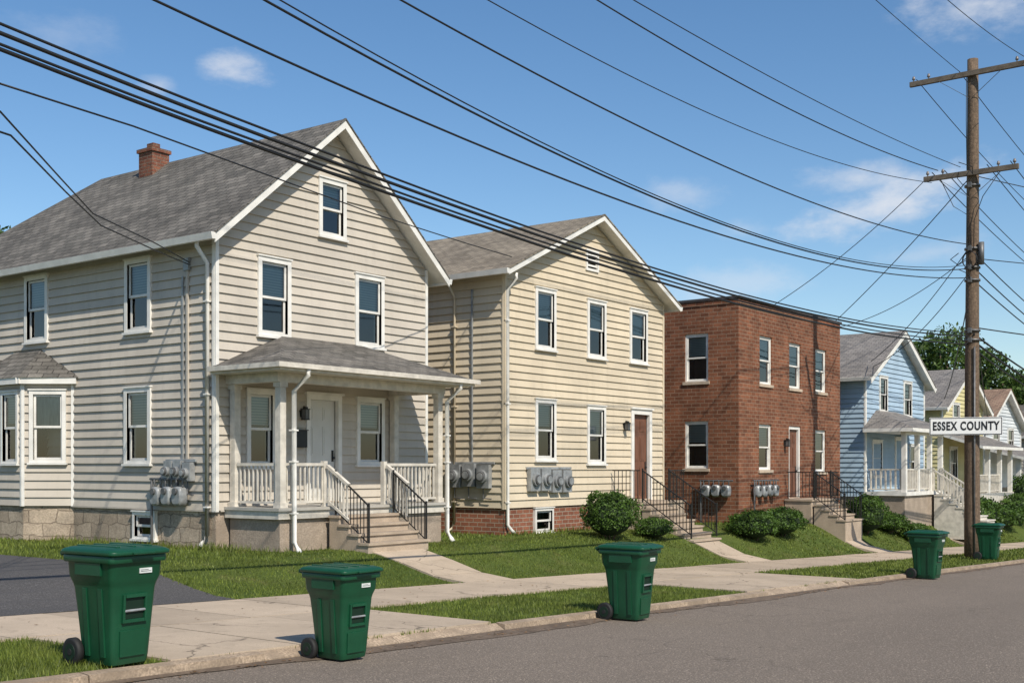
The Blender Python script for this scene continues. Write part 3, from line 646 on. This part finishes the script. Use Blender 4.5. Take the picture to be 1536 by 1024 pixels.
a=[(46.4,16.97,1.55),(46.4,14.95,1.55),(52.1,14.95,1.55),(52.1,16.97,1.55)]; r0=(48.0,16.97,2.35);r1=(50.5,16.97,2.35)
pp.poly([a[0],a[1],r0],SHG3);pp.poly([a[1],a[2],r1,r0],SHG3);pp.poly([a[2],a[3],r1],SHG3)
pp.box(46.4,52.1,14.95,16.96,1.40,1.545,WHITE)
rail(pp,(46.9,15.45,-1),(50.1,15.45,-1),h=.9,sp=.2,w=.06); rail(pp,(46.9,16.9,-1),(46.9,15.5,-1),h=.9,sp=.2,w=.06)
steps(pp,50.2,51.5,15.29,-1.0,7,.3,.17,WHITE2)
for x in (50.2,51.5): rail(pp,(x,15.35,-1.),(x,13.9,-1.95),h=.9,sp=.18,w=.06,newel=.12)
door(pp,F4,50.3-46.74,51.4-46.74,-1,1.25,DOORW); window(pp,F4,47.5-46.74,48.7-46.74,-.4,1.1,.5)
pp.build(h4)
h5,F5=farhouse('yellow_clapboard_house',58.3,65.6,17.4,27,-2.2,2.9,5.0,SID5,SHG3,((60,61.2,1.8,3.2),(63,64.2,1.8,3.2),(59.5,60.8,-.6,1.0)))
pp=MB('porch',[WHITE]); pp.box(58.4,65.5,15.8,17.37,-3.2,-1.3,WHITE2)
for x in (58.6,61,63.2,65.3): pp.box(x-.1,x+.1,15.85,16.05,-1.3,.9,WHITE)
slabroof(pp,[(58.1,15.4,1.0),(65.8,15.4,1.0),(65.8,17.38,1.65),(58.1,17.38,1.65)],.14,SHG3,WHITE)
rail(pp,(58.6,15.95,-1.3),(63.2,15.95,-1.3),h=.9,sp=.25,w=.07); pp.build(h5)
h6,F6=farhouse('white_clapboard_house',69,77,18.2,28,-2.5,2.3,4.6,SID6,SHG6,((70.5,72,.9,2.3),(73.8,75.2,.9,2.3)))
pp=MB('porch',[WHITE]); pp.box(69.1,76.9,16.3,18.17,-3.4,-1.5,WHITE2)
for x in (69.3,71.8,74.3,76.7): pp.box(x-.12,x+.12,16.35,16.6,-1.5,.4,WHITE)
slabroof(pp,[(68.8,15.9,.5),(77.2,15.9,.5),(77.2,18.18,1.1),(68.8,18.18,1.1)],.15,SHG3,WHITE); pp.build(h6)
h7,F7=farhouse('grey_clapboard_house',82,91,17.5,28,-3.5,2.0,4.3,SID1,SHG1,((84,85.3,.6,2.),(87.5,88.8,.6,2.)))

# ================================================================= vegetation
def leaves(name,C,size,mat,parent,flat=None):
    n=len(C); u=np.random.normal(size=(n,3)); u/=np.linalg.norm(u,axis=1)[:,None]
    if flat is not None: u=u*.8+flat; u/=np.linalg.norm(u,axis=1)[:,None]
    t=np.cross(u,np.random.normal(size=(n,3))); t/=np.linalg.norm(t,axis=1)[:,None]; b_=np.cross(u,t)
    s=size*np.random.uniform(.6,1.35,(n,1)); V=np.zeros((n,4,3))
    V[:,0]=C-t*s;V[:,1]=C-b_*s*.5+u*s*.1;V[:,2]=C+t*s;V[:,3]=C+b_*s*.5
    o=tri_mesh(name,V.reshape(-1,3),mat,4); o.parent=parent; return o
def bush(x,y,rx,ry,h,n=3500,ls=.035,name='bush'):
    z=G(x,y); e=empty(name,(x,y,z))
    d=np.random.normal(size=(n,3)); d/=np.linalg.norm(d,axis=1)[:,None]; d[:,2]=np.where(d[:,2]<-.5,-d[:,2],d[:,2])
    ph=np.random.uniform(0,6,3)
    lump=1+.09*np.sin(d[:,0]*7+ph[0])*np.sin(d[:,1]*6+ph[1])+.08*np.sin(d[:,2]*9+ph[2]+d[:,0]*4)
    rr=np.random.uniform(.80,1.02,n)**1; out=np.random.rand(n)<.08; rr[out]*=1.1
    k=(lump*rr)[:,None]
    C=d*k*np.array([rx,ry,h*.52])+np.array([0,0,h*.5]); C[:,2]=np.maximum(C[:,2],.02)
    leaves('leaves',C,ls,LEAF,e,flat=d*.7)
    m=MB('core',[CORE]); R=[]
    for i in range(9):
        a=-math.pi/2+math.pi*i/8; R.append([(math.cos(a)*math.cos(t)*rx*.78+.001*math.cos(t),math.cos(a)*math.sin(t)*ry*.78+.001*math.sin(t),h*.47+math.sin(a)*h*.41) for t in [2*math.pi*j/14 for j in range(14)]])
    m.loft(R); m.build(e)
    s=MB('stems',[BARK])
    for j in range(5):
        an=random.uniform(0,6.28); s.tube([(0.05*math.cos(an),.05*math.sin(an),-.1),(rx*.5*math.cos(an),ry*.5*math.sin(an),h*.5)],[.02,.01],6)
    s.build(e)
bush(25.6,15.95,.82,.75,1.2,5200,.035); bush(27.5,15.75,.62,.5,.55,1800,.035)
bush(32.7,15.3,.95,.75,.85,3600,.04); bush(34.9,15.4,.95,.75,.85,3400,.04); bush(41.9,15.2,1.1,.8,1.35,4000,.045)
bush(44.4,15.2,1.0,.7,.7,2200,.05); bush(45.3,14.5,.7,.6,.75,1800,.045)
for (x,y,r,h) in ((53.2,14.8,1.3,1.6),(55.8,15.0,1.5,1.5),(57.9,14.9,1.3,1.2),(60.5,15.0,1.4,1.1),(63.5,15.2,1.5,1.4),(66.8,15.5,1.5,2.2),(68.3,14.8,1.3,2.4),(71,15,1.5,1.8),(74,15,1.6,1.6),(78,15,2,2)):
    bush(x,y,r,1.0,h,2200,.07)
def tree(x,y,H,R,n=9000,ls=.16,name='leafy_tree',z=None,nc=26,squash=.8):
    z=G(x,y) if z is None else z; e=empty(name,(x,y,z)); m=MB('trunk',[BARK])
    th=H-R*1.5; m.tube([(0,0,-.3),(0.05,0,th*.5),(-.05,.1,th),(0,0,H-R)],[R*.085,R*.07,R*.055,R*.03],10)
    CC=[]
    for i in range(nc):
        a=random.uniform(0,6.28); q=random.uniform(-.75,1); rad=math.sqrt(max(0,1-q*q))*R*random.uniform(.35,.82)
        c=Vector((math.cos(a)*rad,math.sin(a)*rad,H-R*squash+q*R*squash*.8)); CC.append((c,R*random.uniform(.22,.40)))
        if i<14: m.tube([(0,0,th*random.uniform(.6,1)),tuple(c*.5+Vector((0,0,th*.45))),tuple(c)],[R*.03,R*.02,R*.008],6)
    m.build(e)
    P=[]
    for c,r in CC:
        k=n//nc; d=np.random.normal(size=(k,3)); d/=np.linalg.norm(d,axis=1)[:,None]
        P.append(np.array(c)+d*(r*np.random.uniform(.55,1.1,(k,1)))*np.array([1,1,.8]))
    leaves('leaves',np.concatenate(P),ls,LEAF2,e)
tree(84,25,12,5,11000,.17); tree(91,23,11.3,5,11000,.17); tree(97,20.5,10.8,5,9000,.18); tree(78,33,11.5,5,9000,.18); tree(104,24,12,5.5,8000,.2); tree(70,36,8.2,4.2,6000,.18)
tree(25.1,45,11.3,3.6,9000,.13); tree(20,52,10,4,6000,.15)

# ================================================================= bins
def rrect(w,yf,yb,z,r=.05,n=4):
    out=[]
    for cx,cy,a0 in ((w/2-r,yb-r,0),(-w/2+r,yb-r,90),(-w/2+r,yf+r,180),(w/2-r,yf+r,270)):
        for i in range(n+1):
            a=math.radians(a0+90*i/n); out.append((cx+r*math.cos(a),cy+r*math.sin(a),z))
    return out
def bin_(x,y,z,rot,s=1.,tw=.96):
    e=empty('wheeled_trash_bin',(x,y,z),rot); e.scale=(s*tw,s*tw,s)
    b=MB('body',[GREEN])
    secs=[(.41,-.235,.19,.03),(.43,-.25,.225,.10),(.45,-.262,.24,.25),(.485,-.282,.265,.5),(.515,-.30,.29,.70),(.535,-.31,.30,.74),(.575,-.335,.325,.80),(.59,-.345,.335,.93),(.60,-.35,.34,.94)]
    b.loft([rrect(w,f,bk,z_,.05) for w,f,bk,z_ in secs],0)
    b.loft([rrect(.64,-.375,.36,.93,.05),rrect(.65,-.38,.365,.945,.05),rrect(.65,-.38,.365,.985,.05),rrect(.64,-.375,.36,.995,.05)],0)
    for sx in (-1,1):
        for yy in (-.13,.1):
            b.hexa([(sx*.19,yy-.03,.10),(sx*.232,yy-.03,.10),(sx*.232,yy+.03,.10),(sx*.19,yy+.03,.10),(sx*.23,yy-.03,.7),(sx*.268,yy-.03,.7),(sx*.268,yy+.03,.7),(sx*.23,yy+.03,.7)])
        b.box(min(sx*.25,sx*.31),max(sx*.25,sx*.31),-.2,.18,.82,.928)
    def fr(z): return -.262-(z-.25)*(.038/.45)
    b.hexa([(-.11,fr(.43)-.004,.43),(.11,fr(.43)-.004,.43),(.11,-.2,.43),(-.11,-.2,.43),(-.11,fr(.62)-.004,.62),(.11,fr(.62)-.004,.62),(.11,-.2,.62),(-.11,-.2,.62)],GREEND)
    for xx in (-.135,.11): b.hexa([(xx,fr(.40)-.03,.40),(xx+.025,fr(.40)-.03,.40),(xx+.025,-.2,.40),(xx,-.2,.40),(xx,fr(.65)-.022,.65),(xx+.025,fr(.65)-.022,.65),(xx+.025,-.2,.65),(xx,-.2,.65)])
    b.box(-.109,.109,fr(.64)-.028,-.2,.621,.65); b.box(-.109,.109,fr(.4)-.028,-.2,.40,.429)
    b.tube([(-.115,fr(.5)-.018,.505),(.115,fr(.5)-.018,.505)],.012,8,METAL)
    b.box(.02,.16,-.346-.003,-.33,.83,.875,LABEL); b.box(.03,.15,-.3505,-.34,.845,.85,SIGNB); b.box(.03,.12,-.3505,-.34,.858,.862,SIGNB)
    b.hexa([(-.14,-.266,.1),(.14,-.266,.1),(.14,-.2,.1),(-.14,-.2,.1),(-.15,-.284,.33),(.15,-.284,.33),(.15,-.2,.33),(-.15,-.2,.33)])
    b.box(-.2,.2,.2,.29,.08,.2); 
    b.tube([(-.24,.36,.95),(-.24,.44,.99),(.24,.44,.99),(.24,.36,.95)],.018,8)
    b.build(e,bevel=.006)
    l=MB('lid',[GREEN]); 
    l.loft([rrect(.67,-.41,.38,.997,.06),rrect(.68,-.42,.385,1.005,.06),rrect(.68,-.42,.385,1.03,.06),rrect(.65,-.39,.37,1.045,.06),rrect(.56,-.32,.32,1.062,.06),rrect(.3,-.2,.2,1.068,.06)],0)
    l.box(-.12,.12,-.45,-.40,1.005,1.025); l.tube([(-.3,.4,1.0),(.3,.4,1.0)],.025,8)
    for xx in (-.18,0,.18): l.box(xx-.02,xx+.02,-.3,.3,1.06,1.074)
    l.build(e,bevel=.005)
    w=MB('wheels',[RUBBER])
    for sx in (-1,1):
        cx=sx*.262
        w.tube([(cx-.035,.27,.125),(cx-.03,.27,.125),(cx+.03,.27,.125),(cx+.035,.27,.125)],[.105,.125,.125,.105],24); w.tube([(cx-.04,.27,.125),(cx+.04,.27,.125)],.075,16,GREEND); w.tube([(cx-.045,.27,.125),(cx+.045,.27,.125)],.03,12,RUBBER)
    w.tube([(-.3,.27,.125),(.3,.27,.125)],.012,8,METALD); w.build(e)
bin_(6.50,9.42,zs(6.5)+.045,.04,1.03,.94); bin_(8.70,8.70,zs(8.7)-.05,-.03,.91,.94); bin_(14.42,8.66,zs(14.42)-.05,.03,1.02,.93); bin_(27.9,8.66,zs(27.9)-.05,-.05,1.06); bin_(37.4,9.75,zs(37.4)+.05,.06,1.05)

# ================================================================= utility poles
def pole(x,y,zb,ztop,arms=(12.45,9.3),yaw=0):
    e=empty('utility_pole'); m=MB('pole_shaft',[WOOD]); H=ztop-zb
    pts=[];rr=[]
    for i in range(13):
        t=i/12; pts.append((x+.03*math.sin(t*4),y+.02*math.sin(t*5),zb+H*t)); rr.append(.25-.085*t)
    m.tube(pts,rr,18); m.build(e)
    c=MB('crossarms',[WOODA])
    for za,yy0,yy1 in ((arms[0],y-2.0,y+1.9),(arms[1],y-1.45,y+1.45)):
        c.box(x-.30,x-.18,yy0,yy1,za-.08,za+.08)
        for q in (-1,1): c.beam((x-.31,y+q*.95,za-.09),(x-.2,y+q*.05,za-.75),.03,.012,METALD)
        for yy in (yy0+.12,yy0+.6,yy1-.6,yy1-.12):
            c.tube([(x-.24,yy,za+.08),(x-.24,yy,za+.13),(x-.24,yy,za+.15),(x-.24,yy,za+.2),(x-.24,yy,za+.25)],[.02,.02,.055,.045,.03],10,PORC)
    c.build(e,bevel=.01)
    h=MB('hardware',[METALD])
    for z in (6.9,6.3,5.9,4.3,4.0,arms[1]-.4): h.tube([(x,y,z),(x,y,z+.06)],.245,16); h.box(x-.36,x-.2,y-.05,y+.05,z-.06,z+.1,METALD)
    h.tube([(x-.1,y-.3,6.4),(x-.1,y-.3,7.1)],.09,12,METALD)
    for k in range(4):
        h.tube([(x-.32+.02*k,y+.22*math.cos(t),6.55+.26*math.sin(t)) for t in [i*math.pi/8 for i in range(17)]],.014,6,CABLE)
    h.tube([(x-.22,y-.12,zb+.2),(x-.2,y-.12,3.8)],.03,8,METALD)
    for z,a in ((4.0,.6),(6.1,-.6),(9.1,.5),(6.6,1.2),(9.4,-1.)): h.tube([(x-.3,y,z),(x-.7,y+a*.2,z-.25),(x-1.1,y+a*.3,z-.12),(x-1.5,y,z-.02)],.012,6,CABLE)
    h.tube([(x-.28,y+.9,9.2),(x-.3,y+.5,8.3),(x-.24,y+.1,8.0),(x-.22,y+.05,6.9)],.012,6,CABLE); h.tube([(x-.28,y-.9,9.2),(x-.3,y-.4,8.5),(x-.24,y-.12,7.8),(x-.22,y-.1,6.9)],.012,6,CABLE)
    h.tube([(x-.28,y+.1,12.5),(x-.25,y+.12,11),(x-.25,y+.1,9.4)],.012,6,CABLE)
    h.build(e); return e
PX,PY=38.75,10.6
p1=pole(PX,PY,zs(PX)-.3,12.95)
pole(82,PY,zs(82)-.3,11.5,(11.0,7.9)); pole(-16,PY,zs(-16)-.3,13.6,(13.1,10.2))
def lag(P,x):
    s=0
    for i,(xi,zi) in enumerate(P):
        t=zi
        for j,(xj,zj) in enumerate(P):
            if i!=j: t*=(x-xj)/(xi-xj)
        s+=t
    return s
wr=MB('overhead_wires',[CABLE])
def wire(P,y,r,xa=-16,xb=PX-.25,ya=None,jit=0):
    pts=[]
    for i in range(61):
        x=xa+(xb-xa)*i/60; pts.append((x,(y if ya is None else ya+(y-ya)*i/60)+jit*math.sin(x*.9+r*900),lag(P,x)))
    wr.tube(pts,r,6)
for k,(a,b_,c_) in enumerate(((4.22,3.62,4.25),(4.14,3.56,4.15),(4.05,3.49,4.0),(4.01,3.43,3.9))): wire([(6.06,a),(16.7,b_),(38.6,c_)],10.6+.03*k,.021 if k in(1,3) else .015,jit=.012)
wire([(7.81,5.0),(18.97,4.58),(38.6,6.0)],10.6,.015)
wire([(9.38,5.5),(20.27,4.83),(38.6,6.3)],10.62,.016); wire([(9.38,5.58),(20.27,4.86),(38.6,6.42)],10.58,.010)
wire([(11.71,6.25),(21.71,5.99),(38.6,7.05)],10.6,.014)
wire([(15.17,7.63),(27.9,7.93),(38.7,9.2)],11.8,.010); wire([(18.02,8.54),(26,8.62),(38.7,9.55)],11.6,.014); wire([(18.28,8.41),(26,8.66),(38.7,9.55)],10.9,.010)
wire([(15,12.6),(31,12.45),(38.7,12.6)],10.95,.010); wire([(15,11.9),(30,11.75),(38.7,12.6)],8.9,.010)
def sagw(a,b_,sag,r,n=24,m=None):
    a=Vector(a);b_=Vector(b_); (m or wr).tube([tuple(a.lerp(b_,i/n)-Vector((0,0,sag*4*(i/n)*(1-i/n)))) for i in range(n+1)],r,6)
for z,z2,y,r,s in ((4.2,2.9,10.5,.03,1.),(4.05,2.75,10.6,.035,1.1),(3.9,2.5,10.7,.025,1.2),(6.0,4.6,10.6,.02,1.1),(6.3,4.9,10.5,.02,1.2),(6.9,5.4,10.6,.018,1.2),(9.5,8.1,11.8,.015,1),(9.5,8.1,11.4,.015,1.1),(9.5,8.1,9.4,.015,1.1),(9.5,8.1,10.1,.015,1.2),(12.6,11.2,10.95,.014,1),(12.6,11.2,8.9,.014,.9),(12.6,11.2,12.3,.014,1)):
    sagw((PX-.2,y,z),(82,y,z2),s,r)
wr.build()
dw=MB('service_drop_wires',[CABLE])
P=[(-16,10.7,3.6),(6.86,12,4.13),(9.25,13,4.40),(12.83,14.5,4.71),(16.9,16,4.98),(21.31,17.2,5.2),(24.0,17.9,5.35)]
dw.tube(P[1:],.012,6); sagw(P[0],P[1],.3,.012,m=dw)
dw.tube([(-6,7.5,3.6),(0,9,3.45),(6.29,11,3.51),(8.5,13.5,3.68),(10.66,16,3.9),(13.2,17.9,4.05),(15.2,19.5,4.15)],.011,6)
dw.tube([(-6,7.6,3.2),(0,9,3.15),(6.4,11,3.30),(8.6,13.5,3.5),(10.8,16,3.74),(13.2,17.9,3.92),(15.2,19.5,4.1)],.011,6)
sagw((PX-.2,11.9,9.4),(38.3,17.2,5.62),.25,.012,m=dw); sagw((PX,10.7,7.0),(47.2,16.9,4.3),.3,.014,m=dw); sagw((PX,10.7,6.2),(47.2,16.8,4.1),.4,.014,m=dw)
sagw((PX,10.6,6.1),(58.4,17.3,3.3),.5,.02,m=dw); sagw((PX,10.6,9.3),(60,28,4.5),.6,.016,m=dw)
sagw((PX,10.6,6.8),(44,17.0,5.4),.35,.012,m=dw); sagw((PX,10.6,6.3),(69,18.0,2.6),.7,.018,m=dw)
sagw((PX,10.4,6.6),(44,-4.5,5.5),.4,.014,m=dw); sagw((PX,10.4,9.2),(50,-4.5,6.5),.4,.014,m=dw); sagw((PX,10.4,4.4),(58,-4.5,4.0),.5,.02,m=dw)
dw.build()
# sign
dirc=Vector((-PX,-PY,0)).normalized(); right=Vector((-dirc.y,dirc.x,0))
sg=empty('street_name_sign'); rz=math.atan2(right.y,right.x)
W_=2.16;H_=.56
cen=Vector((PX,PY,1.29))+dirc*.34+right*(-.20)
b=MB('sign_plate',[SIGNW]); b.box(-W_/2,W_/2,-.0,.02,-H_/2,H_/2); b.build(sg,bevel=.006,loc=cen,rotz=rz)
b=MB('sign_border',[SIGNB]); q=.022;o=.012
b.box(-W_/2+o,W_/2-o,-.004,.001,H_/2-o-q,H_/2-o);b.box(-W_/2+o,W_/2-o,-.004,.001,-H_/2+o,-H_/2+o+q);b.box(-W_/2+o,-W_/2+o+q,-.004,.001,-H_/2+o+q,H_/2-o-q);b.box(W_/2-o-q,W_/2-o,-.004,.001,-H_/2+o+q,H_/2-o-q)
b.build(sg,loc=cen,rotz=rz)
b=MB('sign_bracket',[METALD]); b.box(.1,.35,.021,.12,-.18,-.13); b.box(.1,.35,.021,.12,.13,.18); b.build(sg,loc=cen,rotz=rz)
tc=bpy.data.curves.new('sign_text','FONT'); tc.body='ESSEX COUNTY'; tc.size=.35; tc.align_x='CENTER'; tc.align_y='CENTER'; tc.extrude=.002; tc.offset=.012; tc.space_character=1.14
tc.materials.append(SIGNB); to=bpy.data.objects.new('sign_text',tc); COL.objects.link(to); to.parent=sg
to.rotation_euler=(math.radians(90),0,rz); to.location=cen+dirc*.006+Vector((0,0,-.005)); to.scale=(.71,1.05,1)

# ================================================================= sky, sun, camera
S=Vector((-.33,-.74,.80)).normalized()
el=math.asin(S.z)
sun=bpy.data.lights.new('sun','SUN'); sun.energy=5.0; sun.angle=math.radians(.5); sun.color=(1,.925,.81)
so=bpy.data.objects.new('sun',sun); COL.objects.link(so); so.rotation_euler=(-S).to_track_quat('-Z','Y').to_euler(); so.location=(0,-20,30)
wd=bpy.data.worlds.new('World'); scene.world=wd; wd.use_nodes=True; nt=wd.node_tree; bg=nt.nodes['Background']
sk=N(nt,'ShaderNodeTexSky',sky_type='NISHITA'); sk.sun_disc=False; sk.sun_elevation=el; sk.sun_rotation=math.atan2(S.x,S.y); sk.air_density=1.0; sk.dust_density=.5; sk.ozone_density=1.5
vec=N(nt,'ShaderNodeTexCoord').outputs['Generated']
fw=Vector((math.cos(TH),math.sin(TH),0)); rt=Vector((math.sin(TH),-math.cos(TH),0)); up=Vector((0,0,1))
nn=noise(nt,11,7,vec=vec,stretch=(1,1,2.2),rough=.62)
nn2=noise(nt,34,5,vec=vec,stretch=(1,1,2),rough=.62)
nz=math_(nt,'MULTIPLY_ADD',nn2,.4,math_(nt,'MULTIPLY',nn,.7))
tot=None
for (px,py,w,h,I,tilt) in ((345,103,50,28,.7,0),(90,48,90,36,.22,0),(1325,308,150,42,.8,-.25),(1010,290,75,26,.35,0),(1480,5,150,42,.8,.1),(1110,345,45,20,.3,0),(238,128,28,16,.4,0),(1285,268,95,28,.6,0),(1120,425,130,34,.35,0),(1390,380,90,26,.3,-.1)):
    c=(fw+rt*((px-768)/1762)+up*((700-py)/1762)).normalized()
    t1=c.cross(up).normalized(); t2=t1.cross(c).normalized()
    a1=t1*math.cos(tilt)-t2*math.sin(tilt); a2=t2*math.cos(tilt)+t1*math.sin(tilt)
    a1=a1/(w/1762);a2=a2/(h/1762)
    d1=N(nt,'ShaderNodeVectorMath',operation='DOT_PRODUCT');L(nt,vec,d1.inputs[0]);d1.inputs[1].default_value=a1
    d2=N(nt,'ShaderNodeVectorMath',operation='DOT_PRODUCT');L(nt,vec,d2.inputs[0]);d2.inputs[1].default_value=a2
    d3=N(nt,'ShaderNodeVectorMath',operation='DOT_PRODUCT');L(nt,vec,d3.inputs[0]);d3.inputs[1].default_value=c
    q=math_(nt,'ADD',math_(nt,'MULTIPLY',d1.outputs['Value'],d1.outputs['Value']),math_(nt,'MULTIPLY',d2.outputs['Value'],d2.outputs['Value']))
    k=math_(nt,'SUBTRACT',1.0,math_(nt,'SQRT',q))
    k=math_(nt,'MULTIPLY_ADD',math_(nt,'SUBTRACT',nz,.53),2.9,k)
    k=ramp(nt,k,.0,1.25,0,I); k=math_(nt,'MULTIPLY',k,math_(nt,'GREATER_THAN',d3.outputs['Value'],.5))
    k=math_(nt,'MULTIPLY',k,ramp(nt,q,1.,2.8,1,0))
    tot=k if tot is None else math_(nt,'MAXIMUM',tot,k)
hs=N(nt,'ShaderNodeHueSaturation'); hs.inputs['Saturation'].default_value=1.22; L(nt,sk.outputs[0],hs.inputs['Color'])
c=mixrgb(nt,tot,hs.outputs[0],(5.9,6.05,6.4))
L(nt,c,bg.inputs['Color']); bg.inputs['Strength'].default_value=.135
ca=bpy.data.cameras.new('camera'); ca.lens=36*1762/1536; ca.sensor_width=36; ca.shift_y=188/1536; ca.clip_end=3000; ca.clip_start=.1
co=bpy.data.objects.new('camera',ca); COL.objects.link(co); co.location=(0,0,0); co.rotation_euler=(math.radians(90),0,TH-math.pi/2); scene.camera=co
scene.view_settings.view_transform='Standard'; scene.view_settings.look='None'; scene.view_settings.exposure=0
